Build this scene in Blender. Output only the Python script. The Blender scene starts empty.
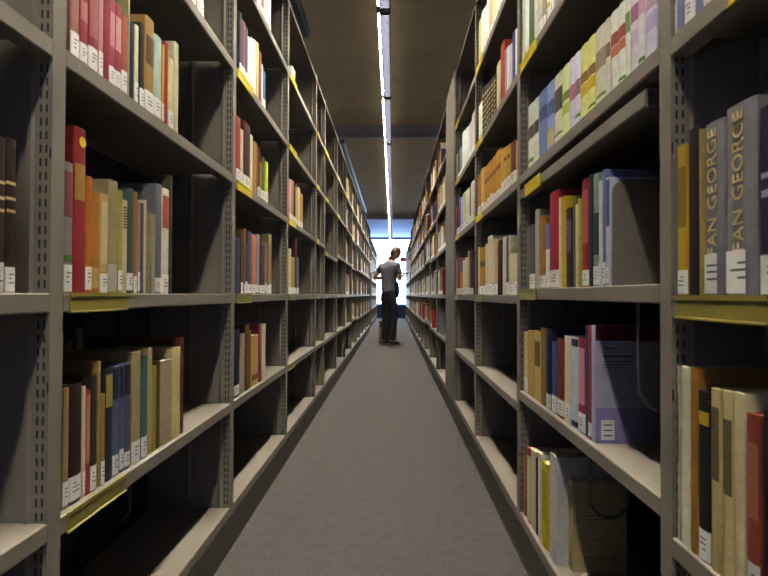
import bpy, bmesh, math, random
from mathutils import Matrix, Vector
random.seed(7)
C = bpy.context.scene.collection
sc = bpy.context.scene
sc.view_settings.view_transform = 'Standard'
sc.view_settings.look = 'None'
sc.view_settings.gamma = 0.82
sc.view_settings.exposure = 0.24
sc.cycles.use_denoising = True
sc.cycles.max_bounces = 6
sc.cycles.diffuse_bounces = 4
sc.cycles.transparent_max_bounces = 8
sc.cycles.sample_clamp_indirect = 4

# ------------------------------------------------------------------ camera
CAMH = 0.92
F = 512.0
cam_d = bpy.data.cameras.new('camera'); cam = bpy.data.objects.new('camera', cam_d); C.objects.link(cam)
cam_d.sensor_width = 36; cam_d.lens = F/768*36; cam_d.clip_start = .02
cam_d.dof.use_dof = True; cam_d.dof.focus_distance = 3.2; cam_d.dof.aperture_fstop = 8.5
YAW, PITCH, ROLL = math.atan(9/F), math.atan(6.5/F), .004
M = Matrix.Translation((0, 0, CAMH)) @ Matrix.Rotation(YAW, 4, 'Z') @ Matrix.Rotation(math.pi/2+PITCH, 4, 'X') @ Matrix.Rotation(ROLL, 4, 'Z')
cam.matrix_world = M
sc.camera = cam
MI = M.inverted()
def proj(x, y, z):
    p = MI @ Vector((x, y, z)); return (384+F*p.x/-p.z, 288-F*p.y/-p.z)
def ypos(X, px, z):                       # depth along the aisle of the picture column px on the plane X
    lo, hi = .2, 30.
    for _ in range(40):
        m = (lo+hi)/2; v = proj(X, m, z)[0]
        if (X < 0 and v < px) or (X > 0 and v > px): lo = m
        else: hi = m
    return (lo+hi)/2
def zpos(X, y, py):
    lo, hi = -.5, 3.5
    for _ in range(40):
        m = (lo+hi)/2
        if proj(X, y, m)[1] > py: lo = m
        else: hi = m
    return (lo+hi)/2

# ------------------------------------------------------------------ materials
def lin(h):
    if isinstance(h, str):
        c = [int(h[i:i+2], 16)/255 for i in (0, 2, 4)]
    else: c = h
    return [((v+.055)/1.055)**2.4 if v > .04045 else v/12.92 for v in c]
_mc = {}
def mat(col, rough=.6, noise=.12, scale=40, metal=0, key='', bump=0, stretch=None):
    k = (col, rough, noise, scale, metal, key)
    if k in _mc: return _mc[k]
    m = bpy.data.materials.new('paint_'+str(len(_mc))); m.use_nodes = True
    nt = m.node_tree; b = nt.nodes['Principled BSDF']
    c = lin(col)
    tc = nt.nodes.new('ShaderNodeTexCoord'); n = nt.nodes.new('ShaderNodeTexNoise')
    n.inputs['Scale'].default_value = scale; n.inputs['Detail'].default_value = 4
    src = tc.outputs['Object']
    if stretch:
        mp = nt.nodes.new('ShaderNodeMapping'); mp.inputs['Scale'].default_value = stretch
        nt.links.new(src, mp.inputs[0]); src = mp.outputs[0]
    nt.links.new(src, n.inputs['Vector'])
    r = nt.nodes.new('ShaderNodeValToRGB')
    r.color_ramp.elements[0].position = .3; r.color_ramp.elements[1].position = .7
    r.color_ramp.elements[0].color = [v*(1-noise) for v in c]+[1]
    r.color_ramp.elements[1].color = [min(1, v*(1+noise)) for v in c]+[1]
    nt.links.new(n.outputs['Fac'], r.inputs[0]); nt.links.new(r.outputs[0], b.inputs['Base Color'])
    b.inputs['Roughness'].default_value = rough; b.inputs['Metallic'].default_value = metal
    if bump:
        bp = nt.nodes.new('ShaderNodeBump'); bp.inputs['Strength'].default_value = bump; bp.inputs['Distance'].default_value = .004
        nt.links.new(n.outputs['Fac'], bp.inputs['Height']); nt.links.new(bp.outputs[0], b.inputs['Normal'])
    _mc[k] = m; return m
def emat(name, col, st):
    m = bpy.data.materials.new(name); m.use_nodes = True; nt = m.node_tree
    b = nt.nodes['Principled BSDF']; b.inputs['Base Color'].default_value = (.8, .8, .8, 1)
    b.inputs['Emission Color'].default_value = (*col, 1); b.inputs['Emission Strength'].default_value = st
    return m
STEEL = mat('888278', .5, .05, 6, key='steel')
STEELD = mat('766F64', .55, .06, 6, key='steeld')
KICK_SHADED = mat('4E4942', .6, .06, 6, key='kick')  # steel darkened in its colour for the shadow near the floor
BACK_DARK = mat('31334F', .8, .10, 5, key='back')  # navy colour stands in for the unlit dark behind the shelves
YEL_DIM = mat('8E8546', .35, .08, 12, key='yel')  # holder yellow dulled in colour for the dimly lit lower shelves
YEL_LIT = mat('D8C22E', .4, .08, 12, key='yelb')  # same holders in a brighter yellow for the well-lit upper shelves
PAGE = mat('D8CFB2', .85, .10, 260, key='page', stretch=(.2, 4, .2))
LABEL = mat('E6E5E2', .6, .02, 30, key='lab')
INK = mat('6A6A70', .7, .02, 30, key='ink')
GOLD = mat('D2BE8C', .4, .1, 60, key='gold')
def perf_mat(axis='X'):                           # steel punched with two columns of slots
    m = mat('888278', .5, .05, 6, key='perf').copy(); nt = m.node_tree; b = nt.nodes['Principled BSDF']
    tc = nt.nodes.new('ShaderNodeTexCoord'); sp = nt.nodes.new('ShaderNodeSeparateXYZ'); nt.links.new(tc.outputs['Object'], sp.inputs[0])
    def math_(op, a, bb=None, cc=None):
        n = nt.nodes.new('ShaderNodeMath'); n.operation = op
        for i, v in enumerate((a, bb, cc)):
            if v is None: continue
            if isinstance(v, (int, float)): n.inputs[i].default_value = v
            else: nt.links.new(v, n.inputs[i])
        return n.outputs[0]
    ax = math_('ABSOLUTE', sp.outputs['X'])
    c1 = math_('LESS_THAN', math_('ABSOLUTE', math_('SUBTRACT', ax, .0095)), .0019)
    c2 = math_('LESS_THAN', math_('ABSOLUTE', math_('SUBTRACT', ax, .0195)), .0019)
    if axis == 'Y':
        c1 = math_('LESS_THAN', math_('FRACT', math_('MULTIPLY', sp.outputs['Y'], 1/.045)), .12); c2 = 0
    zz = math_('LESS_THAN', math_('FRACT', math_('MULTIPLY', sp.outputs['Z'], 1/.0232)), .6)
    msk = math_('MULTIPLY', math_('ADD', c1, c2), zz)
    mx = nt.nodes.new('ShaderNodeMix'); mx.data_type = 'RGBA'
    old = b.inputs['Base Color'].links[0].from_socket
    nt.links.new(msk, mx.inputs[0]); nt.links.new(old, mx.inputs[6]); mx.inputs[7].default_value = (.03, .028, .026, 1)
    nt.links.new(mx.outputs[2], b.inputs['Base Color'])
    return m
PERF = perf_mat()

# ------------------------------------------------------------------ helpers
def box(bm, a, b, mi=0):
    vs = [bm.verts.new((x, y, z)) for x in (a[0], b[0]) for y in (a[1], b[1]) for z in (a[2], b[2])]
    for q in ((0, 1, 3, 2), (4, 6, 7, 5), (0, 4, 5, 1), (2, 3, 7, 6), (0, 2, 6, 4), (1, 5, 7, 3)):
        f = bm.faces.new([vs[i] for i in q]); f.material_index = mi
def prism(bm, pts, y0, y1, axis='Y', mi=0):     # polygon pts extruded along an axis
    def P(p, t):
        return {'Y': (p[0], t, p[1]), 'Z': (p[0], p[1], t), 'X': (t, p[0], p[1])}[axis]
    A = [bm.verts.new(P(p, y0)) for p in pts]; B = [bm.verts.new(P(p, y1)) for p in pts]
    n = len(pts)
    for i in range(n):
        bm.faces.new((A[i], A[(i+1) % n], B[(i+1) % n], B[i])).material_index = mi
    bm.faces.new(A[::-1]).material_index = mi; bm.faces.new(B).material_index = mi
def tube(bm, pts, r, n=8, closed=False):
    pts = [Vector(p) for p in pts]; rings = []
    for i, p in enumerate(pts):
        t = (pts[min(i+1, len(pts)-1)]-pts[max(i-1, 0)]).normalized()
        up = Vector((0, 0, 1)) if abs(t.z) < .9 else Vector((0, 1, 0))
        u = t.cross(up).normalized(); v = t.cross(u)
        rings.append([bm.verts.new(p+u*math.cos(2*math.pi*k/n)*r+v*math.sin(2*math.pi*k/n)*r) for k in range(n)])
    for a, b in zip(rings, rings[1:]):
        for k in range(n): bm.faces.new((a[k], a[(k+1) % n], b[(k+1) % n], b[k]))
    bm.faces.new(rings[0][::-1]); bm.faces.new(rings[-1])
def obj(name, bm, mats, parent=None, org=None, smooth=False):
    """links the bmesh (world coordinates) as one object whose origin is org"""
    if not isinstance(mats, (list, tuple)): mats = [mats]
    bmesh.ops.recalc_face_normals(bm, faces=bm.faces[:])
    po = Vector(parent['_o']) if parent else Vector((0, 0, 0))
    org = Vector(org) if org is not None else po
    bmesh.ops.translate(bm, verts=bm.verts[:], vec=-org)
    me = bpy.data.meshes.new(name); bm.to_mesh(me); bm.free()
    for m in mats: me.materials.append(m)
    if smooth: me.polygons.foreach_set('use_smooth', [True]*len(me.polygons))
    o = bpy.data.objects.new(name, me); C.objects.link(o)
    o.location = org-po
    if parent: o.parent = parent
    o['_o'] = tuple(org)
    return o
def thing(name, loc, label, cat, group=None):
    o = bpy.data.objects.new(name, None); C.objects.link(o); o.location = loc; o['_o'] = tuple(loc)
    o.empty_display_size = .05
    o['label'] = label; o['category'] = cat
    if group: o['group'] = group
    return o
def tag(o, label, cat, group=None):
    o['label'] = label; o['category'] = cat
    if group: o['group'] = group
def struct(name, bm, m):
    o = obj(name, bm, m); o['kind'] = 'structure'; return o
def NB(): return bmesh.new()

# ------------------------------------------------------------------ room shell
CEIL = CAMH+2.22
END = 19.9
b = NB(); box(b, (-3.2, -3, -.1), (3.2, END+.4, 0))
carpet = bpy.data.materials.new('carpet'); carpet.use_nodes = True
nt = carpet.node_tree; pb = nt.nodes['Principled BSDF']; pb.inputs['Roughness'].default_value = .95
tc = nt.nodes.new('ShaderNodeTexCoord')
n1 = nt.nodes.new('ShaderNodeTexNoise'); n1.inputs['Scale'].default_value = 160; n1.inputs['Detail'].default_value = 6; n1.inputs['Roughness'].default_value = .8
n2 = nt.nodes.new('ShaderNodeTexNoise'); n2.inputs['Scale'].default_value = 22; n2.inputs['Detail'].default_value = 3
ad = nt.nodes.new('ShaderNodeMath'); ad.operation = 'MULTIPLY_ADD'; ad.inputs[1].default_value = .12
rp = nt.nodes.new('ShaderNodeValToRGB'); rp.color_ramp.elements[0].position = .38; rp.color_ramp.elements[1].position = .75
rp.color_ramp.elements[0].color = (*lin('373434'), 1); rp.color_ramp.elements[1].color = (*lin('6E6A68'), 1)
nt.links.new(tc.outputs['Object'], n1.inputs[0]); nt.links.new(tc.outputs['Object'], n2.inputs[0])
nt.links.new(n2.outputs['Fac'], ad.inputs[0]); nt.links.new(n1.outputs['Fac'], ad.inputs[2])
nt.links.new(ad.outputs[0], rp.inputs[0]); nt.links.new(rp.outputs[0], pb.inputs['Base Color'])
bp = nt.nodes.new('ShaderNodeBump'); bp.inputs['Strength'].default_value = .5; bp.inputs['Distance'].default_value = .004
nt.links.new(n1.outputs['Fac'], bp.inputs['Height']); nt.links.new(bp.outputs[0], pb.inputs['Normal'])
struct('floor', b, carpet)
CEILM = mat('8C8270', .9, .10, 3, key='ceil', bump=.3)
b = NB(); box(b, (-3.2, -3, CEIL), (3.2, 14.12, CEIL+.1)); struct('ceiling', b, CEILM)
b = NB(); box(b, (-3.2, 14.12, CEIL), (3.2, END+.4, CEIL+.1)); struct('ceiling_far', b, mat('8293C4', .7, .04, 3, key='ceil_daylit'))  # blue of the window daylight is put into this ceiling's colour
WALLM = mat('77736B', .9, .06, 3, key='wall')
b = NB(); box(b, (-3.3, -3, 0), (-3.2, END+.4, CEIL)); struct('wall_left', b, WALLM)
b = NB(); box(b, (3.2, -3, 0), (3.3, END+.4, CEIL)); struct('wall_right', b, WALLM)
b = NB(); box(b, (-3.2, -3.1, 0), (3.2, -3, CEIL)); struct('wall_back', b, WALLM)
b = NB(); box(b, (-3.2, END, 0), (3.2, END+.2, .50)); box(b, (-3.2, END, CEIL-.04), (3.2, END+.2, CEIL)); struct('wall_far', b, mat('2E3450', .9, .05, 3, key='plinth'))
b = NB()
for x in (-3.15, -1.05, 1.05, 3.15): box(b, (x-.03, END+.04, .5), (x+.03, END+.1, CEIL-.04))
box(b, (-3.2, END+.04, .5), (3.2, END+.1, .56)); box(b, (-3.2, END+.04, CEIL-.07), (3.2, END+.1, CEIL-.04))
box(b, (-3.2, END+.05, CEIL-.42), (3.2, END+.09, CEIL-.38))
prism(b, [(-1.02, CEIL-.74), (1.02, CEIL-.56), (1.02, CEIL-.53), (-1.02, CEIL-.71)], END+.06, END+.08)
prism(b, [(-1.02, .95), (-.2, .66), (-.2, .62), (-1.02, .91)], END+.06, END+.08)
wf = struct('window_1', b, mat('9AA6B6', .5, .05, 5, key='frame'))
gm = bpy.data.materials.new('window_glass'); gm.use_nodes = True; nt = gm.node_tree
nt.nodes.remove(nt.nodes['Principled BSDF'])
tr = nt.nodes.new('ShaderNodeBsdfTransparent'); gl = nt.nodes.new('ShaderNodeBsdfGlossy'); gl.inputs['Roughness'].default_value = .02
ms = nt.nodes.new('ShaderNodeMixShader'); ms.inputs[0].default_value = .06
nt.links.new(tr.outputs[0], ms.inputs[1]); nt.links.new(gl.outputs[0], ms.inputs[2]); nt.links.new(ms.outputs[0], nt.nodes['Material Output'].inputs[0])
b = NB(); box(b, (-3.2, END+.066, .56), (3.2, END+.072, CEIL-.07)); g = obj('window_pane', b, gm, wf); 
# ceiling beams
BEAMM = mat('70707E', .6, .08, 5, key='beam')
for i, (y, zb) in enumerate(((6.72, 2.08), (14.1, 2.08))):
    b = NB(); prism(b, [(y, CAMH+zb+.008), (y+.008, CAMH+zb), (y+.072, CAMH+zb), (y+.08, CAMH+zb+.008), (y+.08, CEIL), (y, CEIL)], -3.2, 3.2, 'X')
    struct('trim_%d' % (i+1), b, BEAMM)
# world
w = bpy.data.worlds.new('daylight'); sc.world = w; w.use_nodes = True; nt = w.node_tree
bg = nt.nodes['Background']; bg.inputs[0].default_value = (.50, .70, 1.0, 1); bg.inputs[1].default_value = 11.0
ld = bpy.data.lights.new('window_portal', 'AREA'); ld.shape = 'RECTANGLE'; ld.size = 6.3; ld.size_y = 2.4; ld.cycles.is_portal = True
lo = bpy.data.objects.new('window_portal', ld); C.objects.link(lo); lo.location = (0, END+.25, 1.8); lo.rotation_euler = (-math.pi/2, 0, 0)

# ------------------------------------------------------------------ ceiling lamps
LZ = CAMH+1.985; LX = -.072
TUBE = emat('lamp_tube', (1, .93, .80), 210)
UPFILL = emat('uplight_fill', (1, .90, .76), 2.2)  # glow added on top of the lamps to brighten the ceiling
HOUS = mat('D5D5D0', .4, .03, 8, key='hous')
HOUSD = mat('5A5A58', .5, .03, 8, key='housd')
LOUV = mat('1B1C22', 1.0, .03, 8, key='louv'); LOUV.node_tree.nodes['Principled BSDF'].inputs['Specular IOR Level'].default_value = 0
ORD = ['first', 'second', 'third', 'fourth', 'fifth', 'sixth', 'seventh', 'eighth', 'ninth', 'tenth', 'eleventh', 'twelfth', 'thirteenth', 'fourteenth',
       'fifteenth', 'sixteenth', 'seventeenth', 'eighteenth', 'nineteenth', 'twentieth']
ORD += ['twenty-'+o for o in ORD[:9]]+['thirtieth']+['thirty-'+o for o in ORD[:9]]+['fortieth']
L0y = 3.54-1.57*4
for i in range(14):
    y0 = L0y+1.57*i; y1 = y0+1.57
    k = i-3
    lab = ('louvred white strip light over the aisle, %s from the camera end' % ORD[k] if k >= 0 else 'louvred white strip light above and behind the viewer, number %d back' % (-k))
    t = thing('ceiling_lamp', (LX, (y0+y1)/2, LZ), lab, 'light', 'strip lights hung over the aisle')
    b = NB()
    a0, a1 = y0+.012, y1-.012
    prism(b, [(LX-.046, LZ), (LX-.043, LZ), (LX-.043, LZ+.028), (LX+.043, LZ+.028), (LX+.043, LZ), (LX+.046, LZ), (LX+.046, LZ+.05), (LX+.03, LZ+.07), (LX-.03, LZ+.07), (LX-.046, LZ+.05)], a0, a1)
    obj('housing', b, HOUS, t)
    b = NB(); box(b, (LX-.041, a0+.03, LZ+.006), (LX+.041, a1-.03, LZ+.012)); obj('tube_diffuser', b, TUBE, t)
    b = NB(); n = 52
    for j in range(n+1):
        yy = a0+.03+(a1-a0-.06)*j/n
        box(b, (LX-.028, yy-.0012, LZ-.017), (LX+.042, yy+.0012, LZ+.005))
    box(b, (LX+.040, a0+.02, LZ-.017), (LX+.043, a1-.02, LZ+.004)); box(b, (LX-.030, a0+.02, LZ-.017), (LX-.026, a1-.02, LZ+.005))
    obj('louvre', b, LOUV, t)
    b = NB(); box(b, (LX-.025, a0+.04, LZ+.0705), (LX+.025, a1-.04, LZ+.073)); obj('uplight_fill_strip', b, UPFILL, t)
    for e0, e1 in ((a0-.012, a0+.03), (a1-.03, a1+.012)):
        b = NB(); prism(b, [(LX-.048, LZ-.004), (LX+.048, LZ-.004), (LX+.048, LZ+.052), (LX+.031, LZ+.072), (LX-.031, LZ+.072), (LX-.048, LZ+.052)], e0, e1); obj('end_cap', b, HOUSD, t)
    for yy in (y0+.3, y1-.3):
        b = NB(); tube(b, [(LX, yy, LZ+.07), (LX, yy, CEIL)], .004, 6); obj('suspension_rod', b, HOUSD, t)
# unseen fill lamps added on both sides, aimed up to brighten the ceiling
for sx in (-1.75, 1.75):
    for k in range(4):
        d_ = bpy.data.lights.new('ceiling_fill_light', 'AREA'); d_.shape = 'RECTANGLE'; d_.size = .12; d_.size_y = 4.2; d_.energy = 40; d_.color = (1, .91, .80)
        o = bpy.data.objects.new('ceiling_fill_light', d_); C.objects.link(o); o.location = (sx, -.5+4.3*k, CAMH+1.80); o.rotation_euler = (math.pi, 0, 0)
# added cool fill lamp behind the viewer, turns the shadows bluer
d_ = bpy.data.lights.new('rear_cool_fill', 'AREA'); d_.shape = 'RECTANGLE'; d_.size = 3.0; d_.size_y = 1.6; d_.energy = 16; d_.color = (.36, .50, 1)
o = bpy.data.objects.new('rear_cool_fill', d_); C.objects.link(o); o.location = (0, -2.9, 1.6); o.rotation_euler = (math.pi/2, 0, 0)
# dark blue-grey troughs hung over the left-hand shelves
TRM = mat('55607A', .35, .05, 8, key='trough')
for (y0, y1, lab) in ((1.6, 3.75, 'blue-grey unlit light trough above left shelves, nearer one'), (6.45, 11.9, 'long blue-grey unlit light trough above left shelves, farther one')):
    t = thing('ceiling_trough', (-.66, (y0+y1)/2, CAMH+1.9), lab, 'light', 'unlit troughs over the left shelves')
    b = NB(); z = CAMH+1.9; prism(b, [(-.70, z+.02), (-.685, z), (-.635, z), (-.62, z+.02), (-.62, z+.06), (-.70, z+.06)], y0, y1); obj('housing', b, TRM, t)
    b = NB(); box(b, (-.68, y0+.03, z-.004), (-.64, y1-.03, z)); obj('diffuser', b, mat('7E8CAC', .2, .03, 8, key='trd'), t)
    for yy in (y0+.3, y1-.3):
        b = NB(); tube(b, [(-.66, yy, z+.06), (-.66, yy, CEIL)], .005, 6); obj('suspension_rod', b, HOUSD, t)

# ------------------------------------------------------------------ shelving
XL, XR = .584, .449
BZ_L = [-.11]+[round(ypos(-XL, p, CAMH), 3) for p in (50., 231.7, 286.6, 315.3, 324.2)]
BZ_R = [-.13]+[round(ypos(XR, p, CAMH), 3) for p in (671.5, 519.5, 475.6, 455., 446.6)]
for q in (BZ_L, BZ_R):
    for k in range(9): q.append(round(q[5]+(13.1-q[5])*(k+1)/9, 3))
print('BAYS', BZ_L, BZ_R)
STD_L = [1.25, .845, .425, 0., -.395, -.77]
STD_R = [1.22, .81, .42, 0., -.387, -.765]
RH = {}                                   # (side, bay) -> shelf heights relative to the camera
for i in range(14): RH['L', i] = list(STD_L); RH['R', i] = list(STD_R)
RH['L', 0] = [.85, .437, 0., -.39, -.77]; RH['L', 0].insert(0, 1.25)
RH['L', 1] = [1.25, .85, .437, 0., -.395, -.77]
RH['L', 5] = [1.25, .845, .37, 0., -.395, -.77]
RH['R', 1] = [1.22, .81, .424, .02, -.338, -.765]
RH['R', 7] = [1.22, .83, .45, 0., -.35, -.765]
RH['L', 8] = [1.25, .81, .40, 0., -.36, -.77]
SHD = .285
ROWN = ['topmost shelf', 'second shelf down', 'third shelf down', 'eye-level shelf', 'fifth shelf down', 'bottom shelf']
SHELVES = {}
def post(side, X, y, ztop, parent, first=True):
    s = side
    b = NB()
    prism(b, [(s*X, y), (s*X, y+.035), (s*(X+.004), y+.035), (s*(X+.004), y+.003), (s*(X+.0045), y)], .0, ztop, 'Z')
    for zz in (.35, .75, 1.15, 1.57, 1.97, 2.37):
        box(b, (s*(X+.001), y-.0006, zz), (s*(X+.003), y, zz+.018), 1)
    obj('post', b, [STEEL, mat('16161A', .9, .02, 9, key='slot')], parent)
    b = NB(); prism(b, [(s*(X+.0045), y), (s*(X+.030), y), (s*(X+.030), y+.003), (s*(X+.0045), y+.003)], .0, ztop, 'Z'); obj('perforated_strip', b, PERF, parent, org=(s*X, y, 0))
    b = NB()
    prism(b, [(s*(X+.030), y), (s*(X+.034), y-.004), (s*(X+.040), y-.004), (s*(X+.045), y+.006), (s*(X+.145), y+.006), (s*(X+.150), y+.001), (s*(X+.158), y+.001), (s*(X+.163), y+.006),
              (s*(X+SHD+.02), y+.006), (s*(X+SHD+.02), y+.010), (s*(X+.030), y+.010)], .0, ztop, 'Z'); obj('side_panel', b, STEEL, parent)
def shelf_mesh(s, X, y0, y1, z, depth=SHD, lip=.034):
    b = NB()
    prism(b, [(s*X, z-.002), (s*(X+.003), z), (s*(X+depth), z), (s*(X+depth), z-.02), (s*(X+depth-.003), z-.02), (s*(X+depth-.003), z-.003),
              (s*(X+.006), z-.003), (s*(X+.006), z-lip+.003), (s*(X+.03), z-lip+.003), (s*(X+.03), z-lip), (s*(X+.003), z-lip), (s*X, z-lip+.003)], y0, y1)
    return b
NAMEBAY = {0: 'bay nearest the camera'}
def bayname(side, i):
    sd = 'left' if side == 'L' else 'right'
    return 'nearest %s bay' % sd if i == 0 else '%s %s bay' % (ORD[i], sd)
def bay(side, i, y0, y1, X, hs, top, lab, last=False, group=None):
    s = -1 if side == 'L' else 1
    t = thing('shelving_bay', (s*X, y0, 0), lab, 'shelving', group)
    post(s, X, y0, top, t)
    if last: post(s, X, y1-.035, top, t)
    b = NB(); box(b, (s*X, y0+.035, top-.03), (s*(X+SHD), y1, top-.026)); box(b, (s*X, y0+.035, top-.055), (s*(X+.006), y1, top-.026))
    obj('top_panel', b, STEELD, t)
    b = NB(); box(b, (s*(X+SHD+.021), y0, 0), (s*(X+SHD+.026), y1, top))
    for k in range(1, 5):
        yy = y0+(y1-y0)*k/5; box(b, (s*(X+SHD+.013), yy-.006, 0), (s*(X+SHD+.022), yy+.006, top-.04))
    obj('dark_backing', b, BACK_DARK, t)  # dark sheet in place of the open view into the unlit next aisle
    lo = min(hs)
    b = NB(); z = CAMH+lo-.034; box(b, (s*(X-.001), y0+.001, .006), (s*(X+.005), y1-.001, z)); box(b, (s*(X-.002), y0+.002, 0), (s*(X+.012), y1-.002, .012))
    obj('kick_plate', b, KICK_SHADED, t)
    for r, h in enumerate(hs):
        so = obj('shelf', shelf_mesh(s, X, y0+.036, y1-.001, CAMH+h), STEEL, t)
        SHELVES[side, i, r] = so
        if h == lo: continue
        wdt = .2 if y1-y0 > .7 else .12
        if side == 'L': a, c = y0+.052, y0+.052+wdt
        else: a, c = y1-.016-wdt, y1-.016
        if side == 'R' and i == 0 and r == 2: a, c = a-.13, c-.13
        if side == 'R' and i == 1 and r == 2: continue
        if r > 3 and not (side == 'L' and i in (1, 3)): continue
        if side == 'L' and i == 1 and r in (2,): continue
        z = CAMH+h; b = NB()
        xo = s*X; d = -s
        prism(b, [(xo, z+.001), (xo+d*.004, z+.001), (xo+d*.004, z-.006), (xo+d*.0022, z-.008), (xo+d*.0022, z-.032), (xo+d*.005, z-.0335), (xo+d*.005, z-.036), (xo, z-.036)], a, c)
        obj('label_holder', b, YEL_DIM if r > 2 else YEL_LIT, so)
    return t
GL = 'grey steel shelving bays along the left'; GR = 'grey steel shelving bays along the right'
TOPL, TOPR = CAMH+1.67, CAMH+1.645
for i in range(14):
    n = 14
    note = ''
    for side, BZ, X, top, gp in (('L', BZ_L, XL, TOPL, GL), ('R', BZ_R, XR, TOPR, GR)):
        sd = 'left' if side == 'L' else 'right'
        if i == 0: lab = 'grey steel shelving bay nearest the camera on the %s, cut off by the frame' % sd
        elif i == 4: lab = ('half-width grey steel shelving bay on the %s, %s from the camera' if side == 'L' else 'narrow bay on the %s closed by a perforated plate, %s from the camera') % (sd, ORD[i])
        else: lab = 'grey steel shelving bay on the %s side of the aisle, %s from the camera' % (sd, ORD[i])
        t4 = bay(side, i, BZ[i], BZ[i+1], X, RH[side, i], top, lab, last=(i == 13), group=gp)
        if side == 'R' and i == 4: T4 = t4
# blank perforated plate closing the half bay on the right
y0, y1 = BZ_R[4], BZ_R[5]
T4['_o'] = tuple(T4.location)
b = NB(); box(b, (XR-.006, y0+.012, .16), (XR-.002, y1+.02, TOPR-.002)); obj('closing_plate', b, perf_mat('Y'), T4)
# second block of shelving beyond the cross aisle
for side, X, gp in (('L', .61, 'farther block of left shelving bays'), ('R', .48, 'farther block of right shelving bays')):
    sd = 'left' if side == 'L' else 'right'
    for j in range(5):
        bay(side, 20+j, 14.6+j, 15.6+j, X, STD_L, CAMH+1.6, 'grey shelving bay of the farther block on the %s, %s after the gap' % (sd, ORD[j]), last=(j == 4), group=gp)
    s = -1 if side == 'L' else 1
    b = NB(); xa, xb = (X-.07, X+.06) if side == 'L' else (X-.12, X+.02)
    box(b, (s*xa, 14.54, 1.55), (s*xb, 14.545, 1.90)); box(b, (s*(xa+.008), 14.538, 1.56), (s*(xb-.008), 14.54, 1.89), 1); box(b, (s*X, 14.545, 1.70), (s*(X+.02), 14.597, 1.72))
    o = obj('row_sign', b, [LABEL, mat('E2E8F2', .5, .02, 9, key='sheet')], org=(s*(X+.06), 14.545, 1.55)); tag(o, 'white end-of-row sign projecting from the farther %s shelving block' % sd, 'sign')
# small red sign high by the farther right block
b = NB(); box(b, (.20, 14.6, 1.86), (.36, 14.62, 1.98)); box(b, (.215, 14.597, 1.875), (.345, 14.6, 1.965), 1); box(b, (.2785, 14.605, 1.98), (.2815, 14.615, CEIL))
o = obj('hanging_sign', b, [mat('A03838', .5, .05, 9, key='red'), mat('C05050', .5, .05, 9, key='red2')], org=(.28, 14.6, 1.86)); tag(o, 'small red sign hung high in the gap beyond the man', 'sign')

# extra lowered shelf under the third shelf of the second right bay
ym = ypos(XR, 644, CAMH+.36)
so = obj('loose_shelf', shelf_mesh(1, XR+.001, ym, BZ_R[2]-.004, CAMH+.372, depth=.26), STEEL); 
tag(so, 'spare grey steel shelf fitted just under the shelf of white series volumes', 'shelf')
b = NB(); z = CAMH+.372; ya, yb = ypos(XR, 541, z-.02), ypos(XR, 525.5, z-.02)
prism(b, [(XR, z+.001), (XR-.004, z+.001), (XR-.004, z-.006), (XR-.0022, z-.008), (XR-.0022, z-.036), (XR-.006, z-.038), (XR-.006, z-.041), (XR, z-.041)], ya, yb)
obj('label_holder', b, YEL_LIT, so)

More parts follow.
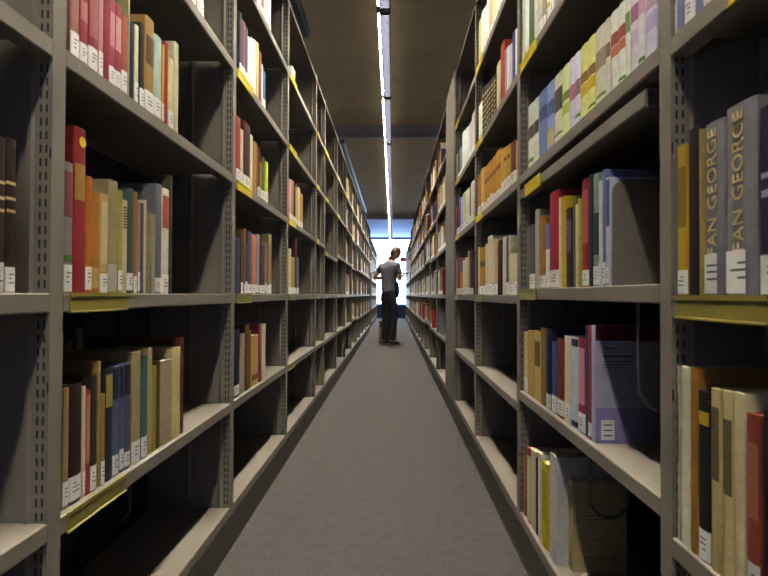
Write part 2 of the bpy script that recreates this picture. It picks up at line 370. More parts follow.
# ------------------------------------------------------------------ books
NBOOK = 0
def mute(h, k=.16):
    c = [int(h[i:i+2], 16) for i in (0, 2, 4)]; g_ = sum(c)/3
    return ''.join('%02X' % round(v+(g_-v)*k) for v in c)
def book(side, X, y0, y1, z, h, d, col, label, group, lab=True, bands=(), round_=True, pages=True, detail=2, setback=0., pagecol=None, mname='book', lean=0):
    """one book standing on a shelf, its spine towards the aisle"""
    global NBOOK; NBOOK += 1
    s = -1 if side == 'L' else 1
    t = y1-y0; yc = (y0+y1)/2; xf = s*(X+setback)
    org = (xf, yc, z)
    bulge = min(.004, t*.14) if round_ else .0006
    N = 6
    arc = []
    for k in range(N+1):
        a = math.pi*(k/N)-math.pi/2
        arc.append((xf+s*(bulge-bulge*math.cos(a)), yc+math.sin(a)*t/2))
    col = mute(col)
    mats = [mat(col, .55, .10, 45)]
    bt = min(.0028, t*.16)
    pm = PAGE if not pagecol else mat(pagecol, .85, .1, 260, key='pg')
    cb = NB()
    inner = [(xf+s*(bulge+bt+.001), yc+t/2-bt), (xf+s*(bulge+bt+.001), yc-t/2+bt)]
    poly = [(xf+s*d, yc-t/2)]+arc+[(xf+s*d, yc+t/2), (xf+s*d, yc+t/2-bt), inner[0], inner[1], (xf+s*d, yc-t/2+bt)]
    prism(cb, poly, z, z+h, 'Z')
    def patch(bm, f0, f1, off, mi, wfr=1.0):
        ks = range(N+1) if wfr == 1 else (range(2, 7) if wfr == 2 else (range(1, N) if wfr > .45 else (range(2, 5) if wfr < .35 else range(2, 4))))
        pts = [(arc[k][0]-s*off, arc[k][1]) for k in ks]
        A = [bm.verts.new((p[0], p[1], z+h*f0)) for p in pts]; B = [bm.verts.new((p[0], p[1], z+h*f1)) for p in pts]
        for k in range(len(pts)-1): bm.faces.new((A[k], A[k+1], B[k+1], B[k])).material_index = mi
    idx = {}
    for bd in bands:
        if bd[2] not in idx:
            idx[bd[2]] = len(mats); mats.append(GOLD if bd[2] == 'gold' else mat(mute(bd[2]), .55, .06, 45))
        patch(cb, bd[0], bd[1], .0004, idx[bd[2]], bd[3] if len(bd) > 3 else 1)
    ins = .003 if pages else 0
    if detail < 2:
        mats.append(pm); box(cb, (xf+s*(bulge+bt+.002), yc-t/2+bt, z+.002), (xf+s*(d-.003), yc+t/2-bt, z+h-.003), len(mats)-1)
        if lab:
            mats.append(LABEL); lh = min(.04/h, .3); patch(cb, .01, lh, .0008, len(mats)-1)
        o = obj(mname, cb, mats, org=org); tag(o, label, 'book', group); return o
    t_ = thing(mname, org, label, 'book', group)
    obj('cover', cb, mats, t_)
    pb_ = NB(); box(pb_, (xf+s*(bulge+bt+.002), yc-t/2+bt, z+.002), (xf+s*(d-.004), yc+t/2-bt, z+h-ins)); obj('page_block', pb_, pm, t_)
    if lab:
        wide = mname == 'lettered_book'; lb = NB(); l1 = min((.060 if wide else random.choice([.040, .046, .050, .052]))/h, .34); l0 = random.choice([.008, .012, .03])
        patch(lb, l0, l1, .0008 if not wide else .0026, 0, 2 if wide else 1)
        for q in (.34, .52, .68):
            patch(lb, l0+(l1-l0)*q, l0+(l1-l0)*(q+.05), .0011 if not wide else .0029, 1, random.choice([.3, .4]))
        obj('spine_label', lb, [LABEL, INK], t_)
    return t_
USED = {}
def row(side, i, r, entries, X=None, dfrac=.72, dmin=.11, detail=2, group=None):
    """entries: (x0, x1, ytop, colour, description, options) read in the photograph from left to right"""
    Xf = (XL if side == 'L' else XR)
    h0 = RH[side, i][r]; z = CAMH+h0
    s = -1 if side == 'L' else 1
    BZ = BZ_L if side == 'L' else BZ_R
    out = []
    for e in entries:
        x0, x1, yt, col, desc = e[:5]; op = e[5] if len(e) > 5 else {}
        sb = op.get('sb', ({4: .011, 5: .010}.get(r, .006) if i else .003)+.004*random.random())
        XX = s*(Xf+sb)
        ym_ = op.get('hm', .1)
        ya = ypos(XX, x0, z+ym_); yb = ypos(XX, x1, z+ym_)
        if ya > yb: ya, yb = yb, ya
        ya = max(ya, BZ[i]+.037); yb = min(yb, BZ[i+1]-.006)
        top = zpos(XX, (ya+yb)/2, yt); h = max(.09, top-z)
        h = min(h, op.get('hmax', .36))
        out.append((ya, yb, h, col, desc, op, sb))
    out.sort(key=lambda q: q[0])
    # keep them clear of one another
    fixed = []; prev = -9
    for q in out:
        ya = max(q[0], prev+.0006) if not q[5].get('behind') else q[0]
        yb = max(q[1], ya+.005)
        if yb > BZ[i+1]-.003: yb = BZ[i+1]-.003; ya = min(ya, yb-.004)
        fixed.append((ya, yb)+q[2:])
        if not q[5].get('behind'): prev = yb
    sd = 'left' if side == 'L' else 'right'
    for k, (ya, yb, h, col, desc, op, sb) in enumerate(fixed):
        lb = '%s, %s book on %s, %s' % (desc, ORD[k], ROWN[r], bayname(side, i))
        d = op.get('d', max(dmin, min(.26, h*dfrac)))
        if 'label' in op: lb = op['label']
        kw = {}
        for key in ('bands', 'round_', 'pagecol', 'mname'):
            if key in op: kw[key] = op[key]
        o = book(side, Xf, ya, yb-.0006, z, h, d, col, lb, group or 'books on the %s of the %s' % (ROWN[r], bayname(side, i)),
                 lab=op.get('L', True), setback=sb, detail=op.get('det', detail), **kw)
        if 'call' in op: op['call'](o, ya, yb, z, h, d, sb)
def sc_(x, f, o): return x/f+o
def R(f, ox, oy, items):
    """crop pixels -> photograph pixels"""
    res = []
    for e in items:
        e = list(e); e[0] = e[0]/f+ox; e[1] = e[1]/f+ox; e[2] = e[2]/f+oy; res.append(tuple(e))
    return res
N0 = {'L': False}
ttl = lambda c, a=.45, bb=.85: ((a, bb, c, .5),)

# ---- left, nearest bay, eye-level shelf
row('L', 0, 3, [(-14, -6, 136, '3A2A22', 'dark brown gilt-lettered volume', {'bands': ((.72, .735, 'gold'), (.68, .69, 'gold'))}),
                (-5.5, 6, 137, '40291F', 'dark brown gilt-banded volume', {'bands': ((.70, .72, 'gold'), (.60, .62, 'gold'), (.52, .54, 'gold', .5))}),
                (6.5, 17, 139, '3C2620', 'slightly shorter dark brown gilt-banded volume', {'bands': ((.70, .72, 'gold'), (.60, .62, 'gold'), (.52, .54, 'gold', .5))})])
# ---- left, second bay
row('L', 1, 1, [(193, 197, -40, 'E8E8DC', 'white volume'), (197, 201, -35, 'DFE6B0', 'pale green volume'), (201, 205, -30, 'F0EEE0', 'white volume with pale spine')])
row('L', 1, 2, R(5.486, 60, 0, [
    (65, 112, -80, 'B27A74', 'faded pinkish-red volume', {'hm': .05}),
    (114, 158, -75, 'A84048', 'thick worn red volume', {'bands': ((.55, .8, 'BD7A74', .5),), 'hm': .05}),
    (159, 214, -60, 'A03A44', 'thick scuffed crimson volume', {'bands': ((.4, .9, 'B0646A', .5),), 'hm': .05}),
    (215, 240, -50, 'C08C8E', 'slim faded rose volume', {'hm': .05}),
    (241, 272, -50, '9A3242', 'deep crimson volume', {'L': False, 'hm': .05}),
    (273, 305, 0, 'B4505A', 'red volume with worn spine', {'bands': ttl('CE8F90'), 'hm': .05}),
    (306, 340, 30, 'AC4450', 'red volume with pale title', {'bands': ttl('D0A0A0'), 'hm': .05}),
    (341, 374, 85, 'B85E50', 'shorter brick-red volume', {'hm': .05}),
    (375, 384, -20, 'A6A070', 'tall olive volume', {'L': False}),
    (386, 411, 125, '2B2A4A', 'navy slim volume', {'L': False}),
    (412, 434, 140, 'D9D3A8', 'cream volume with green band', {'bands': ((.2, .28, '7C9A40'),)}),
    (442, 466, 132, '35302C', 'charcoal volume'),
    (470, 520, 102, 'A88440', 'ochre round-spined volume', {'bands': ttl('6A4A20', .5, .8)}),
    (521, 561, 202, 'A9C2B4', 'pale teal round-spined volume'),
    (562, 575, 246, 'D2A23C', 'amber slim volume'),
    (576, 594, 235, 'B83034', 'bright red slim volume', {'L': False}),
    (597, 628, 322, 'D6CF94', 'short pale yellow volume'),
    (630, 654, 238, 'C9C29A', 'cream volume with dark cover', {'L': False}),
]))
ydot = []
def yellow_dot(o, ya, yb, z, h, d, sb):
    b = NB(); bmesh.ops.create_circle(b, cap_ends=True, segments=20, radius=.0105, matrix=Matrix.Translation((-(XL+sb)+.0012, (ya+yb)/2+.002, z+h-.026)) @ Matrix.Rotation(math.pi/2, 4, 'Y'))
    o2 = obj('round_sticker', b, mat('E8D41E', .5, .03, 9, key='dot'), o)
row('L', 1, 3, R(5.76, 60, 120, [
    (28, 80, 245, '8E8488', 'grey and maroon volume', {'bands': ((.10, .0, '8E8488'), (.58, .93, '8A4A50'), (.24, .29, '4C8A34')), 'hm': .12}),
    (82, 152, 48, 'A02A34', 'tallest crimson volume with yellow round sticker', {'L': False, 'call': yellow_dot, 'bands': ((.56, .78, 'B08A3C', .5),)}),
    (153, 189, 325, 'BE6C28', 'burnt orange volume'),
    (190, 234, 413, 'B97F22', 'ochre volume', {'bands': ((.05, .25, 'C9A860'),), 'L': False}),
    (235, 281, 426, 'C7A96C', 'sand-coloured volume', {'bands': ((.3, .92, 'CFC38C', .5),)}),
    (284, 338, 350, 'A39A6E', 'olive-cream thick volume', {'L': False, 'bands': ((.02, .26, 'B9B4A0'),)}),
    (340, 363, 405, 'B1A458', 'mustard-olive volume'),
    (364, 391, 462, 'C9BE90', 'cream volume with dark lettering', {'bands': tuple((.7+.03*k, .715+.03*k, '55503C', .5) for k in range(8)), 'L': False}),
    (392, 427, 397, '3F5F54', 'dark green volume'),
    (429, 448, 415, 'A97A3C', 'tan volume'),
    (449, 464, 480, 'B58A6A', 'pale brown slim volume'),
    (466, 484, 480, '54507A', 'purple-blue slim volume', {'L': False}),
    (486, 499, 462, 'C8C0A0', 'slim cream volume', {'L': False}),
    (501, 526, 527, '8F8660', 'olive-grey volume', {'L': False}),
    (527, 553, 540, 'A09878', 'grey-cream shorter volume', {'L': False}),
    (556, 589, 370, '6D7078', 'slate grey volume'),
    (591, 632, 397, 'D2CCB8', 'cream volume with red stripe', {'bands': ((.62, .93, 'B4503A', .5),)}),
    (634, 648, 325, '4A4636', 'tall dark album', {'L': False, 'd': .27, 'sb': .012}),
]), dfrac=.68)
row('L', 1, 4, R(5.12, 50, 310, [
    (68, 99, 400, 'A58C52', 'tan volume', {'hm': .08}),
    (100, 168, 380, '3A2226', 'thick dark maroon volume', {'hm': .08}),
    (169, 183, 390, 'C9C2A8', 'slim grey-cream volume', {'hm': .08}),
    (184, 208, 405, 'BE4038', 'bright red slim volume', {'L': False, 'bands': ttl('D08070', .3, .95)}),
    (209, 244, 335, '34362C', 'very dark green volume'),
    (246, 258, 262, 'B59A52', 'tall tan slim volume', {'L': False, 'sb': .015}),
    (259, 284, 430, 'A98A4C', 'short brown-tan volume'),
    (286, 325, 300, '26353A', 'dark teal volume with yellow sticker', {'L': False, 'bands': ((.66, .95, 'B0A040', .5),)}),
    (326, 358, 288, '5D6580', 'slate-blue volume', {'bands': ((.7, .98, '2C3350'),)}),
    (359, 382, 280, '54608A', 'blue-grey volume', {'bands': ((.7, .98, '2C3350'),)}),
    (383, 416, 272, '5A5A78', 'mauve-grey volume', {'bands': ((.7, .98, '3A2C40'),)}),
    (425, 468, 212, 'AE9E6C', 'tan tall volume'),
    (470, 503, 242, '47706A', 'teal volume'),
    (505, 526, 196, 'B8A878', 'cream tall slim volume', {'L': False}),
    (527, 546, 285, 'A89A2C', 'mottled yellow volume', {'L': False}),
    (549, 566, 262, '5E4E30', 'dark brown slim volume', {'L': False}),
    (567, 629, 258, 'A89A7C', 'taupe thick volume', {'L': False}),
    (630, 672, 190, 'C9BE88', 'cream thick volume', {'L': False}),
    (673, 686, 140, '6E3A22', 'tall red-brown album', {'L': False, 'd': .27, 'sb': .012}),
]), dfrac=.72)
# ---- left, third bay
row('L', 2, 0, R(5.24, 225, 0, [(166, 180, -90, 'F0F0E0', 'white volume'), (181, 195, -80, 'D8D8C8', 'pale grey volume'), (196, 208, -60, 'A85040', 'brick volume'),
                               (209, 226, -60, 'CFE0A0', 'lime-tinted volume'), (227, 245, -40, 'E2E8D0', 'pale green volume')]), detail=1)
row('L', 2, 1, R(5.24, 225, 0, [(80, 91, 70, '4A4A60', 'slate volume'), (92, 111, 118, '7A4A50', 'maroon volume'), (112, 122, 150, '6A5A88', 'purple volume'),
    (123, 138, 200, 'F0F0D8', 'white volume'), (139, 153, 205, 'D8ECE4', 'icy white volume'), (154, 166, 215, 'F0EEDC', 'ivory volume'), (167, 179, 226, 'D8D080', 'pale yellow volume', N0), (180, 194, 276, '9A4638', 'brown-red volume', N0),
    (195, 201, 340, 'E8E2D8', 'short white volume'), (202, 216, 378, '4A6C9C', 'short blue volume')]))
row('L', 2, 2, R(5.24, 225, 100, [(62, 84, 92, 'B04440', 'tall red volume'), (85, 99, 157, 'D8CCA8', 'cream volume'), (101, 135, 125, '4E2434', 'thick dark maroon volume', {'bands': ((.88, .99, '6A4A20'),)}),
    (136, 148, 186, 'E0DCB8', 'ivory volume', N0), (149, 169, 222, 'B88C4C', 'tan volume', N0), (170, 177, 245, 'A05838', 'rust slim volume'), (178, 186, 258, '3C3028', 'dark brown slim volume'),
    (187, 192, 330, 'D0A040', 'short amber volume'), (193, 212, 300, '5C7030', 'olive-green volume'), (214, 229, 326, 'D4E020', 'bright lime volume', {'bands': ()})]))
row('L', 2, 3, R(5.24, 225, 200, [(48, 84, 195, '2E3460', 'navy thick volume', {'L': False}), (87, 98, 160, '6E5A34', 'brown slim volume'), (99, 110, 150, 'A07030', 'ochre slim volume'),
    (111, 121, 225, '3E4A80', 'blue slim volume'), (122, 140, 166, '5A6068', 'dark grey volume'), (142, 164, 182, 'D88464', 'salmon volume'), (165, 184, 182, '9A969C', 'grey volume'),
    (186, 212, 236, '5A3C28', 'brown volume with pale top'), (213, 220, 225, 'B08090', 'pink slim volume'), (222, 229, 240, '6A6048', 'drab slim volume'), (231, 246, 182, '98905A', 'tall olive volume')]))
row('L', 2, 4, R(5.24, 225, 300, [(50, 79, 152, '1E2440', 'navy volume'), (81, 108, 176, 'A8A08C', 'grey-cream volume', N0), (110, 128, 132, '6A4A24', 'brown volume', N0), (129, 138, 160, '8A6A30', 'amber-brown slim volume', N0),
    (140, 178, 184, 'C9AC60', 'sandy yellow thick volume', {'L': False, 'bands': ((.1, .22, '8A6428', .5),)}), (180, 195, 128, 'A0485A', 'rose-red slim volume', N0), (197, 216, 124, 'D2CBB8', 'pale cream volume', N0)]))
# ---- left, fourth bay
row('L', 3, 2, R(4.27, 280, 100, [(42, 50, 340, 'D8A8A0', 'pale pink volume'), (51, 60, 345, 'C07870', 'rose volume'), (61, 68, 360, '3A2A2A', 'dark slim volume'), (69, 75, 380, 'C8B880', 'tan slim volume'), (77, 88, 376, 'E0D8A0', 'cream volume'), (89, 99, 402, 'E0A050', 'orange volume')]), detail=1)
row('L', 3, 3, R(5.24, 225, 200, [(336, 349, 255, 'D8CE98', 'cream volume'), (350, 368, 300, 'B0A048', 'olive-yellow volume'), (369, 377, 205, '5A1C28', 'tall maroon volume'), (378, 389, 300, '6A7088', 'grey-blue volume')]), detail=1)
row('L', 3, 0, R(4.27, 280, 100, [(54, 60, -100, 'E8E8D8', 'white volume'), (61, 68, -100, 'D8D0A0', 'cream volume')]), detail=1)

# ---- right, nearest bay
def gilt_title(o, ya, yb, z, h, d, sb):
    cu = bpy.data.curves.new('spine_title', 'FONT'); cu.body = 'STEFAN GEORGE'; cu.size = .0205; cu.extrude = .0004; cu.align_y = 'CENTER'; cu.space_character = 1.06
    to = bpy.data.objects.new('spine_title', cu); C.objects.link(to)
    bpy.context.view_layer.update()
    me = bpy.data.meshes.new_from_object(to.evaluated_get(bpy.context.evaluated_depsgraph_get())); bpy.data.objects.remove(to)
    me.materials.clear(); me.materials.append(GOLD)
    t2 = bpy.data.objects.new('spine_title', me); C.objects.link(t2); t2.parent = o
    w = max(v.co.x for v in me.vertices); f = (h-.018)/w
    f = min(f, 1.6)
    t2.matrix_local = Matrix(((0, 0, -1, -.0012), (0, -1, 0, 0), (-1, 0, 0, 0), (0, 0, 0, 1)))
    # reading upwards on the spine, letters facing the aisle (-X)
    t2.matrix_local = Matrix.Translation((-.0010, .0, h-.010-w*f)) @ Matrix(((0, 0, -1, 0), (0, 1, 0, 0), (1, 0, 0, 0), (0, 0, 0, 1))).to_4x4() @ Matrix.Scale(f, 4)
    t2.matrix_local = Matrix.Translation((-.0010, .0, h-.010-w*f)) @ ROTUP @ Matrix.Scale(f, 4)
# columns: text x -> +Z, text y -> +Y... (turned so that it reads bottom to top seen from -X), normal -> -X
ROTUP = Matrix(((0, 0, -1, 0), (0, 1, 0, 0), (1, 0, 0, 0), (0, 0, 0, 1)))
def cover_lines(o, ya, yb, z, h, d, sb):
    b = NB()
    for k, (zz, w_) in enumerate(((.55, .05), (.42, .07), (.36, .06))):
        box(b, (XR+sb+.035, ya-.0008, z+h*zz), (XR+sb+.035+w_, ya-.0003, z+h*zz+.004))
    obj('cover_lettering', b, mat('A0A4B8', .6, .02, 9, key='cl'), o)
row('R', 0, 2, [(664, 675, -60, 'D8D4D4', 'white volume with grey-blue side', {'bands': ((.24, .3, 'C07A64'),), 'hm': .05}), (676, 682, -55, '7C86B4', 'periwinkle slim volume', {'L': False, 'hm': .05}),
                (683, 693, -60, 'D8D6D0', 'white volume with ruled label', {'hm': .05}), (694, 701, -60, '7A80A8', 'blue-grey volume', {'L': False, 'hm': .05}), (702, 712, -60, 'C8C4B8', 'pale grey volume', {'hm': .05})])
row('R', 0, 3, [
    (672, 675.5, 143, '6E8288', 'tall blue-grey volume', {'L': False, 'd': .17}),
    (676, 686, 145, 'C2A024', 'golden yellow volume', {'bands': ttl('9A7C1C')}),
    (687, 698, 129, '2C2528', 'near-black volume', {'L': False}),
    (699, 702, 129, 'B8A45A', 'thin yellow-cream volume', {'L': False}),
    (703, 723.5, 122, '85848A', 'gilt-lettered grey volume', {'call': gilt_title, 'mname': 'lettered_book'}),
    (724.5, 755, 103, '85848A', 'thicker gilt-lettered grey volume', {'call': gilt_title, 'mname': 'lettered_book', 'd': .18}),
    (757, 800, 100, '1C1E34', 'navy thick volume with grey title', {'bands': ((.52, .56, '9A9CB0', .5), (.62, .65, '9A9CB0', .5))}),
], dfrac=.7)
row('R', 0, 4, [
    (664.5, 679, 366, 'C2BC94', 'cream volume with ruled spine', {'L': False, 'bands': ttl('8A8460', .45, .85), 'hm': .08}),
    (680, 689, 367, 'CFCBB8', 'off-white volume', {'L': False, 'hm': .08}),
    (690, 696, 368, 'A8782C', 'amber-brown slim volume', {'L': False, 'hm': .08}),
    (697, 709, 391, '242024', 'black volume with yellow letter', {'bands': ((.80, .88, 'C9B020', .5),), 'hm': .08}),
    (710, 721, 389, 'C6B878', 'yellowed cream volume', {'L': False, 'bands': ttl('6A6240', .5, .9), 'hm': .08}),
    (722, 732, 391, 'C9BE84', 'yellowed cream volume with dark title', {'L': False, 'bands': ttl('6A6240', .45, .85), 'hm': .08}),
    (733, 744, 393, 'CDC49A', 'aged ivory volume', {'L': False, 'hm': .08}),
    (745.5, 760, 414, '8E4030', 'brick-brown volume', {'bands': ttl('A86850'), 'hm': .08}),
    (761, 790, 416, '1E1E24', 'black thick volume', {'L': False, 'hm': .08})])
# ---- right, second bay: series volumes with coloured bands
W = 'E6E8DC'
ser = [(527.5, 532.5, 'D8DCCC', 'white volume with brown band', ((.45, .65, '6A4A3C'), (.08, .14, '6E9A3C'))), (533, 537.5, 'DADCCB', 'white volume with dark band', ((.45, .65, '4A4440'),)),
       (538, 545.5, '6F86C0', 'cornflower-blue volume', ((.55, .75, '46588C'),)), (546, 553, '93A4D8', 'light blue volume', ((.5, .72, '5668A0'), (.05, .3, 'C8B878'))),
       (553.5, 561, 'DAD8B8', 'ivory volume with charcoal band', ((.45, .78, '5C5048'), (.1, .14, '6E9A3C'))), (561.5, 568, 'DCE8A0', 'yellow-green volume', ((.5, .62, '7C9A30'), (.3, .45, 'B8CC50'))),
       (568.5, 573.5, 'D8D4EC', 'lilac-white volume', ((.4, .62, 'B87898'),)), (574, 579, 'DAD6EE', 'lilac-white volume with rose band', ((.4, .62, 'A07090'), (.1, .14, '6E9A3C'))),
       (579.5, 586.5, 'E0E484', 'pale yellow volume', ((.48, .62, '9A7830'), (.3, .46, 'D8B820'))), (587, 594, 'E2E68C', 'pale yellow volume with ochre band', ((.48, .62, '9A7830'), (.3, .46, 'D8B820'), (.06, .1, '6E9A3C'))),
       (594.5, 604, 'D6D4BC', 'stone-white volume', ((.45, .7, 'A09880'), (.08, .12, '6E9A3C'))), (604.5, 609, 'D8D6C8', 'white slim volume', ((.5, .68, '8A7C58'),)),
       (609.5, 616.5, 'E4E8DA', 'white volume with red band', ((.56, .72, 'B05048'), (.42, .55, 'D07A5C'))), (617, 624, 'E4E8DC', 'white volume with red and orange bands', ((.56, .72, 'B05048'), (.42, .55, 'D07A5C'), (.04, .08, '6E9A3C'))),
       (624.5, 629, 'DFE6D6', 'white slim volume with green band', ((.55, .8, '7CA860'),)), (629.5, 636.5, 'DCD4DC', 'white volume with mauve band', ((.6, .8, 'B070A0'), (.3, .5, 'CDBCD8'))),
       (637, 643.5, 'DCD8DC', 'white volume with pale pink band', ((.6, .8, 'CDA8BC'), (.04, .09, '6E9A3C'))), (644.5, 655, 'D8D4E4', 'pale lilac volume', ((.55, .8, 'C8A8B8'), (.3, .5, 'C0B4DC')))]
row('R', 1, 2, [(a, c, 294-(294-0)*0-(101.0-((a+c)/2-530)*1.0)*0-0, col, d, {}) for a, c, col, d, bn in []])
ents = []
for a, c, col, d, bn in ser:
    m_ = (a+c)/2
    # top edge of the row read at two columns of the photograph
    yt = 105+(m_-530)*(0-105)/(624-530)*1.0 if m_ < 624 else 0-(m_-624)*1.15
    ents.append((a, c, yt, col, d, {'bands': bn+((.02, .3, 'EDEDEA'),) if False else bn, 'L': False, 'hm': .07, 'sb': .006}))
row('R', 1, 2, ents)
row('R', 1, 1, [(514, 519, -60, 'E2EADC', 'white-green volume'), (519.5, 523.5, -60, 'CDE0CC', 'mint volume'), (524, 528, -60, 'E6EADC', 'white volume'), (528.5, 533, -70, '5E8060', 'dark green volume', N0),
                (533.5, 537, -70, 'D8DCCC', 'pale grey-green volume', N0), (537.5, 541, -70, 'C8C8B8', 'stone volume'), (541.5, 545, -70, 'A8A088', 'taupe slim volume'), (546, 549, -70, 'E0E0D8', 'slim white volume', {'bands': ((.12, .2, 'E0B830'),)}),
                (549.5, 553, -70, 'DCDCD0', 'short-spined white volume', {'bands': ((.1, .18, 'B8302C'),)})])
def plate_cb(y, label):
    b = NB(); z = CAMH+RH['R', 1][3]; h = .225; w0, w1 = XR+.012, XR+.215; r = .03
    pts = [(w0, z), (w0, z+h-r)]+[(w0+r-r*math.cos(a), z+h-r+r*math.sin(a)) for a in (math.pi/8, math.pi/4, 3*math.pi/8)]+[(w0+r, z+h), (w1-r, z+h)]+[(w1-r+r*math.sin(a), z+h-r+r*math.cos(a)) for a in (math.pi/8, math.pi/4, 3*math.pi/8)]+[(w1, z+h-r), (w1, z)]
    prism(b, pts, y-.0015, y); box(b, (w0+.01, y, z), (w1-.01, y+.004, z+.0015))
    o = obj('bookend', b, STEEL, org=((w0+w1)/2, y, z)); tag(o, label, 'bookend')
row('R', 1, 3, R(3.6, 508, 150, [
    (75, 94, 270, '5C6470', 'blue-grey volume'), (95, 110, 215, 'B8B4A0', 'cream-grey volume', N0), (111, 132, 240, 'B07A34', 'orange-brown volume'), (133, 146, 265, '6A7CC0', 'white and blue volume', {'bands': ((.05, .6, 'D8D4D0'),)}),
    (147, 180, 150, 'A82038', 'crimson thick volume'), (181, 188, 172, 'D8D0B8', 'slim cream volume', N0), (189, 204, 168, 'D8BC18', 'bright yellow volume', N0),
    (206, 229, 210, '2E2442', 'dark indigo volume', {'L': False, 'bands': ttl('6A5A80')}), (231, 240, 168, '6A7040', 'green slim volume', N0), (241, 250, 195, 'D0D0B0', 'pale volume', N0), (251, 258, 175, 'D0B830', 'thin yellow volume', N0),
    (263, 289, 105, 'A02030', 'deep red volume', {'bands': ttl('C06068', .4, .9)}), (290, 302, 90, '2C4450', 'dark teal volume', N0), (303, 324, 86, '8AA090', 'grey-green volume', {'bands': ((.28, .65, '2A4A3C'),)}),
    (325, 337, 110, 'D8D8D4', 'white volume'), (338, 349, 72, '7480B0', 'periwinkle volume'), (350, 362, 100, 'C8CCD8', 'white and blue ringed volume', {'bands': ((.55, .98, '5A66A0'),)}),
]), dfrac=.72)
plate_cb(ypos(XR+.012, 612, CAMH+.1), 'grey steel plate bookend with rounded corners beside the periwinkle volume')
def lilac_cover(o, ya, yb, z, h, d, sb):
    x0 = XR+sb+.001; x1 = XR+sb+d
    b = NB(); box(b, (x0, ya-.0012, z+h*.87), (x1, ya-.0004, z+h)); obj('top_band', b, mat('5E1626', .6, .05, 20, key='burg'), o)
    b = NB(); box(b, (x0, ya-.0012, z), (x1, ya-.0004, z+h*.30)); obj('lower_band', b, mat('9C94C0', .6, .05, 20, key='purp'), o)
    b = NB(); box(b, (x0+.012, ya-.0024, z+.008), (x0+.042, ya-.0014, z+.053)); 
    for q in (.012, .024, .036): box(b, (x0+.018, ya-.0028, z+.008+q-.003), (x0+.036, ya-.0024, z+.008+q), 1)
    obj('cover_label', b, [LABEL, INK], o)
    b = NB()
    for zz, a, c, t in ((.80, .018, .055, .002), (.73, .018, .085, .004), (.69, .018, .08, .0018), (.665, .018, .078, .0018), (.64, .018, .06, .0018)):
        box(b, (x0+a, ya-.0012, z+h*zz), (x0+c, ya-.0004, z+h*zz+t))
    obj('cover_lettering', b, mat('5A5468', .6, .02, 9, key='cl2'), o)
row('R', 1, 4, R(4.8, 510, 310, [
    (50, 79, 105, 'D2C08C', 'pale cream volume'), (80, 112, 98, 'C2A258', 'straw-yellow volume', N0), (114, 143, 100, 'C6AE6C', 'tan volume with dotted title', {'L': False, 'bands': ttl('6A5A30', .5, .85)}), (144, 168, 84, '8A7434', 'olive-brown volume', N0),
    (170, 195, 90, '22294A', 'dark navy volume'), (197, 219, 150, '3E56A0', 'royal blue volume'), (221, 254, 137, '8A3A2C', 'rust-red volume'), (256, 288, 125, 'D6CFB0', 'ivory volume'),
    (290, 320, 130, 'C2D0DC', 'pale blue-white volume', {'L': False, 'bands': ((.02, .08, '24305C'), (.9, .98, '24305C'))}), (323, 357, 135, 'A82440', 'crimson lettered volume', {'bands': ttl('D89AA4', .3, .9)}),
    (358, 372, 72, '46507A', 'steel-blue tall volume', N0), (373, 388, 75, 'A83A44', 'red slim tall volume', {}),
    (390, 408, 72, 'B4B2CA', 'wide lilac-grey book facing the camera with burgundy top band', {'L': False, 'd': .19, 'call': lilac_cover, 'round_': False, 'label': 'lilac-grey wide book with burgundy top band, end of row above bottom shelf'}),
]), dfrac=.7)
def folder_cover(o, ya, yb, z, h, d, sb):
    b = NB()
    for zz, a, c in ((.74, .05, .09), (.62, .03, .12), (.58, .04, .11), (.36, .04, .09), (.16, .03, .12)):
        box(b, (XR+sb+a, ya-.0010, z+h*zz), (XR+sb+c, ya-.0003, z+h*zz+.002))
    obj('cover_lettering', b, mat('7A7050', .7, .02, 9, key='cl3'), o)
row('R', 1, 5, R(3.947, 510, 430, [
    (50, 64, 105, 'B86A38', 'short orange volume', {'L': False, 'hm': .08}), (65, 78, 70, 'B02C24', 'scarlet-topped cream volume', {'L': False, 'bands': ((.02, .9, 'D8CEB0'),), 'hm': .08}), (79, 99, 78, 'CDC8A8', 'cream volume', {'L': False, 'hm': .08}),
    (100, 106, 110, '1E1A1C', 'thin black volume', {'L': False, 'hm': .08}), (107, 120, 90, 'E0DDD0', 'white volume', {'L': False, 'hm': .08}),
    (122, 150, 130, 'D4C010', 'bright yellow volume', {'L': False, 'bands': ttl('B8A818', .3, .9), 'hm': .08}), (152, 182, 95, 'C6C2C0', 'grey-white wide volume', {'L': False, 'd': .2, 'hm': .08}),
    (190, 202, 155, 'A08044', 'tan card-bound volume', {'L': False, 'hm': .08, 'sb': .045}), (203, 216, 200, 'B48C50', 'light brown card-bound volume', {'L': False, 'hm': .08, 'sb': .045}), (218, 228, 170, '5E4A30', 'dark brown card-bound volume', {'L': False, 'hm': .08, 'sb': .05}),
    (230, 246, 195, 'B8AA78', 'buff wide booklet facing the camera', {'L': False, 'd': .15, 'call': folder_cover, 'round_': False, 'hm': .08, 'sb': .05})]), dfrac=.7)
